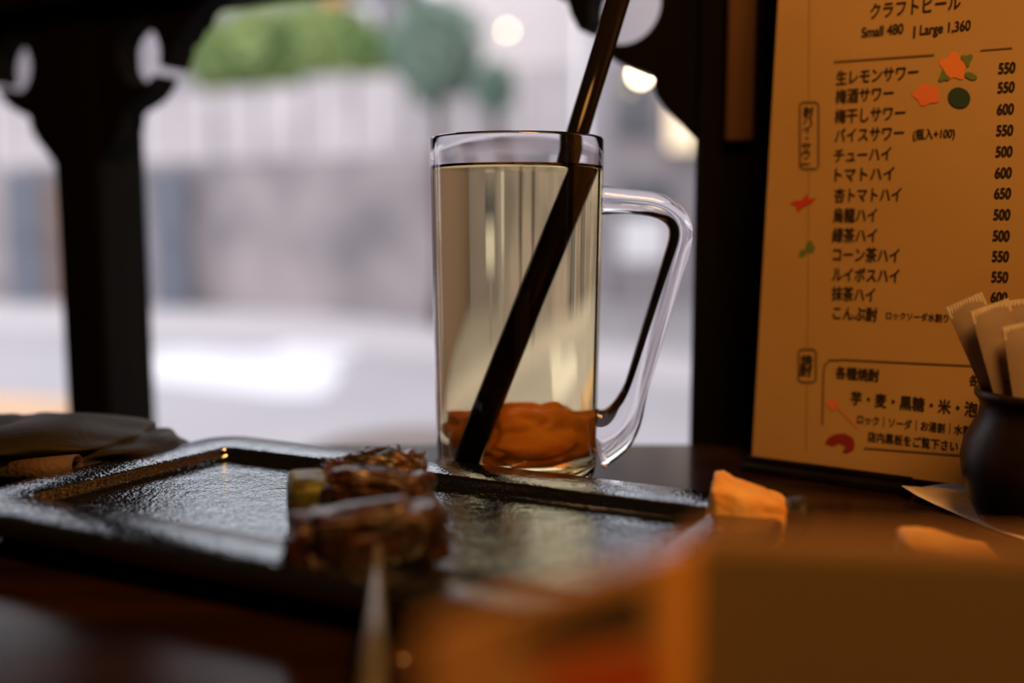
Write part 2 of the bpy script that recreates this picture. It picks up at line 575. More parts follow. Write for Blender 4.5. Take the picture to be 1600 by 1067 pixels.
# handle: one closed glass bar bent to an angular loop
HDIR = Vector((math.cos(math.radians(-4)), math.sin(math.radians(-4)), 0))
hpl = Vector((-HDIR.y, HDIR.x, 0))
hpx = [(936, 313), (962, 314), (990, 316), (1018, 319), (1040, 326), (1056, 338), (1064, 355), (1064, 374), (1056, 400), (1040, 452), (1022, 512), (1005, 570), (990, 618), (976, 652), (956, 674), (929, 681)]
hp = [on_plane(x, y, MC, hpl) - MC for x, y in hpx]
fine = []
for a, b in zip(hp[:-1], hp[1:]):
    for i in range(3):
        fine.append(a.lerp(b, i / 3))
fine.append(hp[-1])
for _ in range(2):
    fine = [fine[0]] + [(fine[i - 1] + fine[i] * 2 + fine[i + 1]) / 4 for i in range(1, len(fine) - 1)] + [fine[-1]]
nn = len(fine)
rad = [0.0052 + (0.0012 * max(0, 1 - i / 5)) + 0.0098 * max(0, (i - nn + 11) / 10) ** 1.3 for i in range(nn)]
V, Fc = tube(fine, rad, 24, [0.0060 / r_ for r_ in rad], True, side=hpl)
hnd = mesh_obj('handle', V, Fc, 'handle_glass', mug, True)
fix_normals(hnd)

# pickled plum on the bottom of the mug
bm = blob_data((0.0222, 0.0115, 0.0146), 0.8, 5, 0.20, 1.5, 9, ridge=0.17, fine=0.010)
plum = bm_obj('pickled_plum', bm, 'plum', None, True, MC + Vector((0.0025, 0.0120, HB + 0.0146)), (0, 0, 0.10))
tag(plum, 'wrinkled orange-red pickled plum at the bottom of the mug', 'plum')

# straw: straight bar leaning to the right, resting in the mug
s_rim = on_plane(903, 205, MC + Vector((0, 0.004, 0)), Vector((0, 1, 0)))
s_bot = Vector((MC.x - 0.0176, MC.y - 0.0050, TABLE + HB + 0.0030))
d = (s_rim - s_bot).normalized()
s_up = s_rim + d * 0.085
strd = s_up - s_bot
SL_ = strd.length
outer = [(0.0033, 0), (0.0048, 0), (0.0048, SL_), (0.0033, SL_), (0.0033, 0)]
V, Fc = lathe(outer, 32)
straw = mesh_obj('drinking_straw', V, Fc, 'straw', None, True, s_bot)
straw.rotation_mode = 'QUATERNION'
straw.rotation_quaternion = Vector((0, 0, 1)).rotation_difference(strd.normalized())
tag(straw, 'thick dark brown straw leaning in the glass mug', 'straw')

# ================================================================ menu board leaning beside the window
m0 = on_z(1175, 714, TABLE + 0.004)
m1 = on_z(1400, 744, TABLE + 0.004)
ME1 = (m1 - m0).normalized()
MNH = Vector((ME1.y, -ME1.x, 0))              # horizontal normal towards the camera
if MNH.dot(CAM - m0) < 0:
    MNH = -MNH
LEAN = math.radians(4.6)
ME2 = Vector((0, 0, 1)) * math.cos(LEAN) - MNH * math.sin(LEAN)
MN = ME1.cross(ME2)
if MN.dot(MNH) < 0:
    MN = -MN
MW, MH = 0.21, 0.297
MMAT = Matrix((ME1, ME2, MN)).transposed().to_4x4()
MMAT.translation = m0
menu = bpy.data.objects.new('drinks_menu', None)
COL.objects.link(menu)
menu.matrix_world = MMAT
menu.empty_display_size = 0.02
tag(menu, 'tall cream paper drinks menu with Japanese writing leaning by the window post', 'menu')
# the sheet, slightly curved and with a faint fold
nx, ny = 14, 20
V, Fc = [], []
for side_ in (0, 1):
    for j in range(ny + 1):
        for i in range(nx + 1):
            V.append((MW * i / nx, MH * j / ny, -0.0009 * side_))
N1 = (nx + 1) * (ny + 1)
for j in range(ny):
    for i in range(nx):
        a = j * (nx + 1) + i
        Fc.append((a, a + 1, a + nx + 2, a + nx + 1))
        Fc.append(tuple(N1 + k for k in (a, a + nx + 1, a + nx + 2, a + 1)))
rim = [i for i in range(nx + 1)] + [(j + 1) * (nx + 1) - 1 for j in range(1, ny + 1)] + [ny * (nx + 1) + i for i in range(nx - 1, -1, -1)] + [j * (nx + 1) for j in range(ny - 1, 0, -1)]
for i in range(len(rim)):
    a, b = rim[i], rim[(i + 1) % len(rim)]
    Fc.append((a, a + N1, b + N1, b))
mesh_obj('menu_sheet', V, Fc, 'paper', menu)
MINV = MMAT.inverted()


def mpx(px, py):
    v = MINV @ on_plane(px, py, m0, MN)
    return Vector((v.x, v.y, 0))


INKZ = 0.00025


def ink_poly(name, pts, m, z=INKZ):
    V = [(p[0], p[1], z) for p in pts]
    bm = bmesh.new()
    f = bm.faces.new([bm.verts.new(v) for v in V])
    bmesh.ops.recalc_face_normals(bm, faces=[f])
    if f.normal.z < 0:
        bmesh.ops.reverse_faces(bm, faces=[f])
    bmesh.ops.triangulate(bm, faces=[f])
    return bm_obj(name, bm, m, menu)


def ink_stroke(name, pts, wd, m):
    """printed line of constant width through menu points"""
    L, R = [], []
    for k, p in enumerate(pts):
        a = pts[max(0, k - 1)]
        b = pts[min(len(pts) - 1, k + 1)]
        t = Vector((b[0] - a[0], b[1] - a[1])).normalized()
        nrm = Vector((-t.y, t.x)) * wd / 2
        L.append((p[0] + nrm.x, p[1] + nrm.y, INKZ))
        R.append((p[0] - nrm.x, p[1] - nrm.y, INKZ))
    n = len(pts)
    return mesh_obj(name, L + R, [(k, n + k, n + k + 1, k + 1) for k in range(n - 1)], m, menu)


def ink_text(body, px0, px1, py, size_px, m='ink', vertical=False, bold=0.010, align='L'):
    thick = 0.022 + bold * 1.2
    cu = bpy.data.curves.new('menu_text', 'FONT')
    cu.body = body if not vertical else '\n'.join(body)
    cu.size = 1.0
    cu.offset = 0.0
    if vertical:
        cu.align_x = 'CENTER'
        cu.space_line = 0.82
    to = bpy.data.objects.new('menu_text', cu)
    COL.objects.link(to)
    bpy.context.view_layer.update()
    dg = bpy.context.evaluated_depsgraph_get()
    me = bpy.data.meshes.new_from_object(to.evaluated_get(dg))
    bpy.data.objects.remove(to)
    bpy.data.curves.remove(cu)
    xs = [v.co.x for v in me.vertices]
    ys = [v.co.y for v in me.vertices]
    if not xs:
        return None
    if vertical:
        a = mpx(px0, py)
        b = mpx(px0, px1)
        k = (a - b).length / (max(ys) - min(ys))
        for v in me.vertices:
            v.co = Vector((a.x + (v.co.x - (min(xs) + max(xs)) / 2) * k, a.y + (v.co.y - max(ys)) * k, INKZ))
    else:
        a = mpx(px0, py)
        b = mpx(px1, py)
        kx = (b.x - a.x) / (max(xs) - min(xs))
        ky = (mpx(px0, py - size_px / 2) - mpx(px0, py + size_px / 2)).length / 0.82
        y0 = 0.35
        for v in me.vertices:
            v.co = Vector((a.x + (v.co.x - min(xs)) * kx, a.y + (v.co.y - y0) * ky, INKZ))
    # heavier strokes: the glyphs laid down three times, a hair apart
    kk = k if vertical else kx
    vs_ = [v.co.copy() for v in me.vertices]
    fs_ = [tuple(p.vertices) for p in me.polygons]
    bpy.data.meshes.remove(me)
    V3, F3 = [], []
    for c_, (dx, dy) in enumerate(((-thick, 0), (thick, 0), (0, thick * 0.8), (0, -thick * 0.8))):
        F3 += [tuple(i + len(V3) for i in f_) for f_ in fs_]
        V3 += [v + Vector((dx * kk, dy * kk, 0)) for v in vs_]
    o = mesh_obj('menu_text', V3, F3, m, menu)
    return o


ink_text('クラフトビール', 1360, 1500, 19, 22)
ink_text('Small 480', 1347, 1411, 51, 18, bold=0.016)
ink_text('|', 1428, 1430, 48, 16)
ink_text('Large 1,360', 1438, 1516, 47, 18, bold=0.016)
ink_stroke('menu_rule', [mpx(1303, 97), mpx(1460, 86)], 0.00085, 'inkmid')
ink_stroke('menu_rule', [mpx(1532, 79), mpx(1582, 75)], 0.0006, 'inkmid')
rows = [('生レモンサワー', 1307, 1434, 123, '550', 107), ('梅酒サワー', 1306, 1396, 152, '550', 137), ('梅干しサワー', 1305, 1414, 183, '600', 171),
        ('バイスサワー', 1305, 1412, 213, '550', 204), ('チューハイ', 1304, 1392, 244, '500', 237), ('トマトハイ', 1305, 1397, 274, '600', 270),
        ('杏トマトハイ', 1304, 1408, 306, '650', 302), ('烏龍ハイ', 1302, 1370, 337, '500', 335), ('緑茶ハイ', 1301, 1370, 368, '500', 368),
        ('コーン茶ハイ', 1302, 1405, 398, '550', 400), ('ルイボスハイ', 1301, 1405, 429, '550', 432), ('抹茶ハイ', 1300, 1367, 459, '600', 464)]
for i, (t, a, b, y, pr, py) in enumerate(rows):
    ink_text(t, a, b, y, 20, bold=0.014)
    xr = 1586 - i * 1.1
    ink_text(pr, xr - 25, xr, py, 19, bold=0.03)
ink_text('(瓶入+100)', 1427, 1492, 211, 15, bold=0.014)
ink_text('こんぶ酎', 1302, 1371, 489, 19, bold=0.014)
ink_text('ロックソーダ水割り', 1385, 1482, 493, 11)
ink_stroke('menu_rule', [mpx(1265, -30), mpx(1264, 160)], 0.0004, 'inkfaint')
ink_stroke('menu_rule', [mpx(1264, 268), mpx(1262, 545)], 0.0004, 'inkfaint')
ink_stroke('menu_rule', [mpx(1261, 600), mpx(1260, 705)], 0.0004, 'inkfaint')


def ink_frame(x0, y0, x1, y1, wd, m):
    r = 4
    pts = [(x0 + r, y0), (x1 - r, y0), (x1, y0 + r), (x1, y1 - r), (x1 - r, y1), (x0 + r, y1), (x0, y1 - r), (x0, y0 + r), (x0 + r, y0)]
    ink_stroke('menu_frame', [mpx(*p) for p in pts], wd, m)


ink_frame(1250, 160, 1279, 264, 0.0009, 'inkmid')
ink_text('酎ハイ・サワー', 1264, 257, 167, 0, 'ink', True)
ink_frame(1248, 546, 1275, 597, 0.0009, 'inkmid')
ink_text('焼酎', 1261, 588, 554, 0, 'ink', True)
ink_stroke('menu_frame', [mpx(*p) for p in ((1285, 664), (1287, 580), (1289, 570), (1296, 563), (1320, 562), (1420, 567), (1640, 577))], 0.0008, 'inkmid')
ink_stroke('menu_frame', [mpx(1350, 700), mpx(1640, 722)], 0.0008, 'inkmid')
ink_text('各種焼酎', 1306, 1374, 582, 17, bold=0.02)
ink_text('各600', 1515, 1550, 594, 15, bold=0.02)
ink_text('芋・麦・黒糖・米・泡盛', 1330, 1550, 622, 19, bold=0.014)
ink_text('ロック｜ソーダ｜お湯割｜水割', 1340, 1518, 655, 13, bold=0.012)
ink_text('店内黒板をご覧下さい', 1356, 1498, 682, 14, bold=0.012)


def petals(name, px, py, r, n, m, dent=0.25, ang=0.0, sx=1.0, sy=1.0, z=INKZ):
    pts = []
    for i in range(n * 8):
        a = 2 * math.pi * i / (n * 8)
        k = 1 - dent * (0.5 + 0.5 * math.cos(n * a))
        pts.append(mpx(px + r * k * math.cos(a + ang) * sx, py + r * k * math.sin(a + ang) * sy))
    return ink_poly(name, pts, m, z)


petals('printed_flower', 1491, 104, 24, 5, 'inkorange', 0.3, 0.3)
petals('printed_flower', 1448, 148, 23, 5, 'inkpink', 0.25, 0.0, 1.0, 0.8)
petals('printed_leaf', 1499, 153, 18, 2, 'inkgreen', 0.12, 2.0, 1, 1, 0.0004)
petals('printed_leaf', 1511, 93, 11, 3, 'inkgreen2', 0.5, 0.4, 1, 1, 0.0004)
petals('printed_leaf', 1475, 120, 10, 3, 'inkgreen2', 0.5, 1.4, 1, 1, 0.0004)
petals('printed_leaf', 1517, 119, 10, 2, 'inkgreen2', 0.4, 2.4, 1.2, 0.7, 0.0004)
ink_poly('printed_bird', [mpx(*p) for p in ((1234, 318), (1243, 313), (1252, 313), (1262, 302), (1263, 311), (1276, 309), (1268, 318), (1256, 323), (1246, 332), (1244, 322))], 'inkred')
ink_poly('printed_leaf', [mpx(*p) for p in ((1249, 402), (1250, 391), (1258, 390), (1261, 378), (1268, 376), (1274, 388), (1270, 396), (1262, 394), (1256, 401))], 'inkgreen2')
petals('printed_flower', 1301, 632, 11, 3, 'inkpink', 0.4, 0.5, 1, 0.9)
ink_stroke('printed_stem', [mpx(1308, 636), mpx(1322, 650), mpx(1334, 662), mpx(1342, 670)], 0.0006, 'inkpink')
ink_poly('printed_fan', [mpx(*p) for p in ((1289, 693), (1294, 684), (1305, 678), (1320, 677), (1332, 683), (1336, 692), (1334, 703), (1324, 708), (1316, 706), (1322, 698), (1312, 692), (1302, 697))], 'inkdred')

# dark strip under the menu, put in for the shade along its foot
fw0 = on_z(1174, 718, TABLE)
foot = bpy.data.objects.new('menu_foot_shade', None)
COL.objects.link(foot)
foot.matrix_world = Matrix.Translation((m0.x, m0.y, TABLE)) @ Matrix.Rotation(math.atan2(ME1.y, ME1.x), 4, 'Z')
tag(foot, 'low dark strip put in for the shade under the drinks menu', 'shade strip')
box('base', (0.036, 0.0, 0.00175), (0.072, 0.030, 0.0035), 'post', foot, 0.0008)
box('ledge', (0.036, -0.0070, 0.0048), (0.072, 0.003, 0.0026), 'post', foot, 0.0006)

# ================================================================ jar with paper packets, on a napkin
jp = on_z(1622, 821, TABLE)
JC = Vector((jp.x, jp.y, TABLE + 0.0006))
k = (jp - CAM).length / FPX
prof = [(0, 0), (0.0185, 0), (0.0205, 0.0012), (0.0245, 0.0085), (0.0272, 0.0185), (0.0278, 0.0245), (0.0268, 0.0310), (0.0238, 0.0372), (0.0222, 0.0405), (0.0218, 0.0440), (0.0228, 0.0462), (0.0240, 0.0475), (0.0242, 0.0492), (0.0232, 0.0502),
        (0.0205, 0.0498), (0.0195, 0.047), (0.0190, 0.042), (0.0225, 0.034), (0.0245, 0.024), (0.022, 0.010), (0.017, 0.004), (0, 0.0035)]
V, Fc = lathe(prof, 64)
jar = mesh_obj('ceramic_jar', V, Fc, 'jar', None, True, JC)
tag(jar, 'dark brown glazed ceramic jar holding paper packets', 'jar')


def packet(base_px, tip_px, width, depth_off, label, twist=0.0, mark=False):
    pl_n = Vector((0, -1, 0))
    pp = JC + Vector((0, depth_off, 0))
    b = on_plane(*base_px, pp, pl_n)
    t = on_plane(*tip_px, pp, pl_n)
    ax = (t - b)
    L = ax.length
    ez = ax.normalized()
    exx = ez.cross(Vector((0, 1, 0))).normalized()
    exx = (exx * math.cos(twist) + Vector((0, 1, 0)) * math.sin(twist)).normalized()
    ey = ez.cross(exx)
    mt = Matrix((exx, ey, ez)).transposed().to_4x4()
    mt.translation = b
    root = bpy.data.objects.new('paper_packet', None)
    COL.objects.link(root)
    root.matrix_world = mt
    root.empty_display_size = 0.01
    # puffy envelope body
    nx, nz = 8, 14
    V, Fc = [], []
    for sgn in (1, -1):
        for j in range(nz + 1):
            for i in range(nx + 1):
                u, v = i / nx, j / nz
                puff = 0.0013 * (math.sin(math.pi * u) ** 0.6) * (min(1, (1 - v) * 7) ** 0.7) + 0.0001
                wob = 0.0004 * noise.noise(Vector((u * 3, v * 5, sgn + width * 100)))
                V.append(((u - 0.5) * width, sgn * (puff + wob * (u * (1 - u) * 4)), v * L))
    n1 = (nx + 1) * (nz + 1)
    for j in range(nz):
        for i in range(nx):
            a = j * (nx + 1) + i
            Fc.append((a, a + 1, a + nx + 2, a + nx + 1))
            Fc.append(tuple(n1 + q for q in (a, a + nx + 1, a + nx + 2, a + 1)))
    mesh_obj('wrapper', V, Fc, 'packet', root, True)
    # crimped end strip with fine teeth
    V, Fc = [], []
    for sgn in (1, -1):
        for j in range(2):
            for i in range(25):
                V.append(((i / 24 - 0.5) * width, sgn * 0.00022 + 0.00018 * (i % 2), L - 0.0045 * (1 - j) + (0.0 if j == 0 else 0.0004)))
    for i in range(24):
        Fc.append((i, i + 1, 26 + i, 25 + i))
        Fc.append((50 + i, 75 + i, 76 + i, 51 + i))
    mesh_obj('crimped_end', V, Fc, 'napkin', root)
    if mark:
        V = [(0.1 * width + dx, 0.0019, L * 0.45 + dz) for dx, dz in ((0, 0), (0.0012, 0.0006), (0.0015, 0.0018), (0.0007, 0.0012))]
        mesh_obj('printed_mark', V, [(0, 1, 2, 3)], 'ink', root)
        mesh_obj('printed_mark', [(v[0], -v[1], v[2]) for v in V], [(0, 1, 2, 3)], 'ink', root)
    tag(root, label, 'packet', 'paper packets in the jar')
    return root


packet((1602, 690), (1506, 470), 0.0135, 0.004, 'leftmost paper packet with crimped bright end, in the jar', 0.15)
packet((1606, 690), (1546, 478), 0.0150, -0.002, 'paper packet second from the left in the jar, with a tiny dark mark', -0.1, True)
packet((1622, 690), (1600, 468), 0.0170, 0.008, 'paper packet standing upright at the back of the jar', 0.1)
packet((1628, 690), (1600, 505), 0.0170, -0.008, 'shorter paper packet at the front of the jar', -0.15)

npx = [(1408, 778), (1440, 768), (1480, 759), (1510, 763), (1545, 770), (1700, 775), (1800, 800), (1790, 870), (1660, 862), (1600, 847), (1540, 826), (1500, 809), (1460, 794), (1430, 786)]
nap = [on_z(x, y, TABLE) for x, y in npx]
cen = sum(nap, Vector()) / len(nap)
V, Fc = [], []
rings = [0.0, 0.35, 0.7, 0.85, 1.0]
for r_ in rings[1:]:
    for p in nap:
        qv = cen.lerp(p, r_)
        lift = 0.004 * max(0, 1 - (p - nap[0]).length / 0.02) * max(0, r_ - 0.6) / 0.4
        V.append(Vector((qv.x, qv.y, TABLE + 0.0005 + lift + 0.0005 * r_ * (0.5 + 0.5 * noise.noise(p * 60)))))
n = len(nap)
V.append(Vector((cen.x, cen.y, TABLE + 0.0005)))
for kk in range(3):
    for i in range(n):
        j = (i + 1) % n
        Fc.append((kk * n + i, kk * n + j, (kk + 1) * n + j, (kk + 1) * n + i))
for i in range(n):
    Fc.append((len(V) - 1, (i + 1) % n, i))
nk = mesh_obj('paper_napkin', V, Fc, 'napkin', None, True)
fix_normals(nk)
md = nk.modifiers.new('thickness', 'SOLIDIFY')
md.thickness = 0.0004
md.offset = 1
tag(nk, 'pale paper napkin with a pointed corner lying under the jar', 'napkin')

# ================================================================ fried pieces behind the folded card
def fried(px, py, dims, seed, rz, label, end=None, tilt=0.0):
    c = on_z(px, py, TABLE)
    root = empty('fried_piece', (c.x, c.y, TABLE), (0, tilt, rz))
    bm = blob_data(dims, 0.5, 4, 0.14, 1.3, seed, ridge=0.05, fine=0.03)
    for v in bm.verts:
        v.co.z *= 1 - 0.16 * v.co.x / dims[0]
        v.co.z -= 0.12 * v.co.x * (v.co.z > 0)
    bm_obj('crust', bm, 'fried', root, True, (0, 0, dims[2] * 1.02))
    if end:
        bm = blob_data((dims[0] * 0.30, dims[1] * 0.70, dims[2] * 0.78), 0.75, 3, 0.2, 2.0, seed + 3, fine=0.04)
        bm_obj('dark_end', bm, 'friedend', root, True, (dims[0] * 1.0, -0.0050, dims[2] * 1.22))
    tag(root, label, 'fried food', 'fried pieces on the table')
    return root


fried(1164, 858, (0.0150, 0.0120, 0.0112), 3, -0.20, 'golden fried piece with a dark end beside the tray corner', True, 0.10)
fried(1478, 908, (0.0150, 0.0105, 0.0074), 8, -0.15, 'golden fried piece in front of the pale napkin')

# ================================================================ folded card in the foreground
CT = 0.050                     # drop from the lens to the card top
cz = CAM.z - CT
sp = on_z(1085, 850, cz)
lw = on_z(660, 985, cz)
rw = on_z(1660, 872, cz)
card = empty('folded_card', (sp.x, sp.y, TABLE))
tag(card, 'out of focus tan folded card standing in the near right corner', 'card')
ch = cz - TABLE
o3 = Vector((sp.x, sp.y, 0))


def wing(name, a, b, m):
    """upright sheet between two plan points, in the card's own space"""
    a = Vector((a.x, a.y, 0)) - o3
    b = Vector((b.x, b.y, 0)) - o3
    t = (b - a).normalized()
    nrm = Vector((-t.y, t.x, 0)) * 0.0006
    pts = [a - nrm, b - nrm, b + nrm, a + nrm]
    return prism(name, pts, Vector((0, 0, ch)), m, card)


lsp = sp.lerp(lw, 0.13)
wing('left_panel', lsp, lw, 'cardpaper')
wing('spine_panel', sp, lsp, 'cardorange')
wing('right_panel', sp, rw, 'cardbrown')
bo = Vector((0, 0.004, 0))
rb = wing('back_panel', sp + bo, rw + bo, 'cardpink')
rb.scale.z = 1.02


lt = Vector((lw.x - lsp.x, lw.y - lsp.y, 0)).normalized()
ln = Vector((-lt.y, lt.x, 0))
if ln.dot(CAM - lsp) < 0:
    ln = -ln


def card_print(pxs, m):
    V = [on_plane(x, y, lsp + ln * 0.0009, ln) - Vector((o3.x, o3.y, TABLE)) for x, y in pxs]
    return mesh_obj('printed_picture', V, [tuple(range(len(V)))], m, card)


card_print(((1008, 915), (1015, 985), (900, 1005), (795, 1012), (800, 985), (900, 945)), 'carddark')
card_print(((1030, 1010), (1030, 1110), (840, 1110), (840, 1045), (900, 1025)), 'cardred')

# ================================================================ meat skewer on the tray
SKZ = TFLOOR + 0.0105
sa = on_z(612, 742, SKZ)
sb = on_z(580, 905, SKZ)
SD = (sb - sa).normalized()          # towards the camera
SA = math.atan2(SD.y, SD.x)
sk = empty('meat_skewer', (sa.x, sa.y, TFLOOR), (0, 0, SA))    # local x runs towards the camera
tag(sk, 'skewer of glossy grilled brown meat and green leek lying on the black tray', 'skewer')
sr = Matrix.Rotation(-SA, 4, 'Z')
so = Vector((sa.x, sa.y, TFLOOR))
k0 = on_z(592, 790, SKZ)
k1 = on_z(582, 1120, TT + 0.0045)
k0 = k0 - (k1 - k0) * 0.15
stick = [sr @ (k0.lerp(k1, t) - so) for t in (0, 0.25, 0.5, 0.75, 1.0)]
V, Fc = tube(stick, [0.0012, 0.0014, 0.0017, 0.0020, 0.0022], 14)
fix_normals(mesh_obj('stick', V, Fc, 'bamboo', sk, True))


def chunk(name, x, y, z, dims, m, seed, rot=(0, 0, 0), e=0.62, amp=0.22, freq=1.7, ridge=0.12, fine=0.03, sub=5):
    bm = blob_data(dims, e, sub, amp, freq, seed, ridge, fine)
    return bm_obj(name, bm, m, sk, True, (x, y, z), rot)


def spx(px, py, z):                  # pixel at a height -> skewer space
    p = on_z(px, py, z) - Vector((sa.x, sa.y, TFLOOR))
    R = Matrix.Rotation(-SA, 4, 'Z')
    return R @ p


f1 = spx(577, 866, TFLOOR + 0.006)
chunk('meat_piece', f1.x, f1.y, 0.0108, (0.0088, 0.0230, 0.0100), 'meat', 2, (0.06, 0.05, 0.06), 0.5)
f2 = spx(588, 805, TFLOOR + 0.006)
chunk('meat_piece', f2.x, f2.y + 0.001, 0.0122, (0.0080, 0.0180, 0.0095), 'meat', 6, (-0.05, 0.1, -0.08), 0.6)
f3 = spx(585, 780, TFLOOR + 0.006)
chunk('meat_piece', f3.x, f3.y + 0.001, 0.0122, (0.0075, 0.0180, 0.0112), 'char', 11, (0.05, 0.0, 0.05), 0.6, 0.25, 2.2, 0.15, 0.05)
f4 = spx(482, 795, TFLOOR + 0.006)
chunk('leek_piece', f4.x, f4.y, 0.0088, (0.0095, 0.0070, 0.0092), 'leek', 4, (0.0, 0.1, 0.15), 0.42, 0.10, 1.5, 0.04, 0.01, 4)
for px, py, r_ in ((707, 903, 0.0011), (737, 906, 0.0008)):
    c = on_z(px, py, TFLOOR)
    V, Fc = lathe([(r_, -0.0002), (r_ * 0.93, r_ * 0.35), (r_ * 0.6, r_ * 0.7), (0, r_ * 0.8)], 16)
    tag(mesh_obj('glint_drop', V, Fc, 'oil', None, True, Vector((c.x, c.y, TFLOOR))),
        'larger sauce drop on the near rim side of the tray' if r_ > 0.001 else 'smaller sauce drop to the right on the tray', 'drop', 'sauce drops on the tray')

c = on_z(626, 1036, TABLE)  # added drop that catches the lamp as a golden glint
V, Fc = lathe([(0.0042, 0.0), (0.0042, 0.0006), (0.0038, 0.0018), (0.0028, 0.0028), (0.0014, 0.0034), (0, 0.0036)], 24)
tag(mesh_obj('glint_drop', V, Fc, 'oil', None, True, Vector((c.x, c.y, TABLE))), 'blurred drop added on the table beside the skewer end to give a glint', 'drop')

# ================================================================ olive pouch behind the tray
pc_ = on_z(-25, 742, TABLE)
pouch = empty('olive_pouch', (pc_.x, pc_.y, TABLE), (0, 0, math.radians(-3)))
tag(pouch, 'dark olive padded nylon pouch lying on the table left of the tray', 'pouch')
bm = bmesh.new()
bmesh.ops.create_icosphere(bm, subdivisions=6, radius=1.0)
for v in bm.verts:
    p = v.co.copy()
    x = math.copysign(abs(p.x) ** 0.75, p.x)
    y = math.copysign(abs(p.y) ** 0.8, p.y)
    z = math.copysign(abs(p.z) ** 0.7, p.z)
    fold = 0.0
    for z0_, dep in ((-0.62, 0.15), (-1.75, 0.13), (0.75, 0.12)):
        fold -= dep * math.exp(-((z - z0_ - 1.75 * (x - 0.08) - 0.15 * math.sin(6 * x)) / 0.11) ** 2)
    fold += 0.16 * noise.noise(Vector((x * 3.2 + 4.0, y * 2.0, z * 2.6))) + 0.10 * math.sin(7.0 * x - 2.2 * z) * max(0.0, 0.6 + 0.4 * z) + 0.06
    s_ = 1 + fold
    zz = z * (1.0 - 0.16 * max(0, x) ** 2)
    v.co = Vector((x * 0.088 * (1 + 0.25 * fold), y * 0.036 * s_, 0.0130 + zz * 0.0125 * s_))
    if v.co.z < 0.0006:
        v.co.z = 0.0006
bm_obj('padded_body', bm, 'nylon', pouch, True)
# webbing tab
tp = on_z(152, 735, TABLE + 0.006)
V, Fc = [], []
lp_ = [(0.006 * math.cos(t) * 0.9, 0.0052 * math.sin(t)) for t in [i * math.pi * 2 / 24 for i in range(24)]]
for xx in (-0.0135, 0.0135):
    for yy, zz in lp_:
        V.append((xx, yy, zz))
for i in range(24):
    j = (i + 1) % 24
    Fc.append((i, j, 24 + j, 24 + i))
tabp = mesh_obj('webbing_loop', V, Fc, 'webbing', pouch, True, (0.047, -0.034, 0.0115), (0, -0.10, 0.0))
sm = tabp.modifiers.new('thickness', 'SOLIDIFY')
sm.thickness = 0.0012

# ================================================================ paper lantern hanging over the table
LZ = 1.45
lan = empty('paper_lantern', (0.17, -0.04, LZ))
tag(lan, 'warm lit round paper lantern hanging over the table', 'lantern')
V, Fc = lathe([(0, -0.13)] + [(0.14 * math.sin(math.pi * k / 20) * (1 + 0.012 * (k % 2)), -0.13 * math.cos(math.pi * k / 20)) for k in range(1, 20)] + [(0, 0.13)], 40)
mesh_obj('paper_shade', V, Fc, 'lantern', lan, True)
V, Fc = lathe([(0.045, 0.118), (0.05, 0.118), (0.05, 0.14), (0.045, 0.14), (0.045, 0.118)], 32)
mesh_obj('top_ring', V, Fc, 'cord', lan, True)
V, Fc = tube([Vector((0, 0, 0.13)), Vector((0, 0, 0.4)), Vector((0, 0, CEIL - LZ))], 0.003, 8)
mesh_obj('cord', V, Fc, 'cord', lan, True)

# ================================================================ the street outside
G = -0.17
street = struct(mesh_obj('street_ground', [(-40, -3, G), (40, -3, G), (40, 45, G), (-40, 45, G)], [(0, 1, 2, 3)], 'asphalt'), 'pale grey street surface outside the window')
# cut the street away from under the room: it stays 0.17 m below the floor


def gpx(px, py, z=G):
    return on_z(px, py, z)


mk = [(150, 585), (215, 556), (255, 547), (300, 545), (370, 551), (420, 549), (500, 521), (540, 513), (556, 522), (552, 556), (520, 566), (534, 584), (520, 606), (498, 620), (440, 620), (350, 609), (240, 596)]
pts = [gpx(*p) for p in mk]
pr = prism('road_marking', [Vector((p.x, p.y, G + 0.0005)) for p in pts], Vector((0, 0, 0.004)), 'mark', street)
pr['label'] = 'worn white painted road marking'

kt = [(-260, 462), (-100, 468), (110, 477), (240, 484), (480, 491), (700, 520), (950, 549), (1090, 566), (1320, 594), (1700, 650)]
kb = [(-260, 500), (-100, 507), (110, 518), (240, 527), (480, 540), (700, 562), (950, 595), (1090, 606), (1320, 640), (1700, 705)]
pv = [gpx(*p) for p in kb] + [gpx(*p) for p in kt[::-1]]
pave = prism('pavement', [Vector((p.x, p.y, G + 0.0008)) for p in pv], Vector((0, 0, 0.03)), 'pave')
struct(pave, 'pale raised pavement strip along the far side of the street')

# retaining wall standing along the pavement
wl = [gpx(*p) for p in ((-900, 440), (-260, 460), (110, 475), (480, 489), (640, 497), (900, 512))]
WH = 1.74


def upright(name, pts, z0, z1, thick, m, parent=None):
    P = [Vector((p.x, p.y, z0)) for p in pts]
    back = [p + Vector((0.05, thick, 0)) for p in P]
    return prism(name, P + back[::-1], Vector((0, 0, z1 - z0)), m, parent)


rw_ = struct(upright('retaining_wall', wl, G, G + WH, 0.5, 'stone'), 'blurred stone retaining wall across the street')
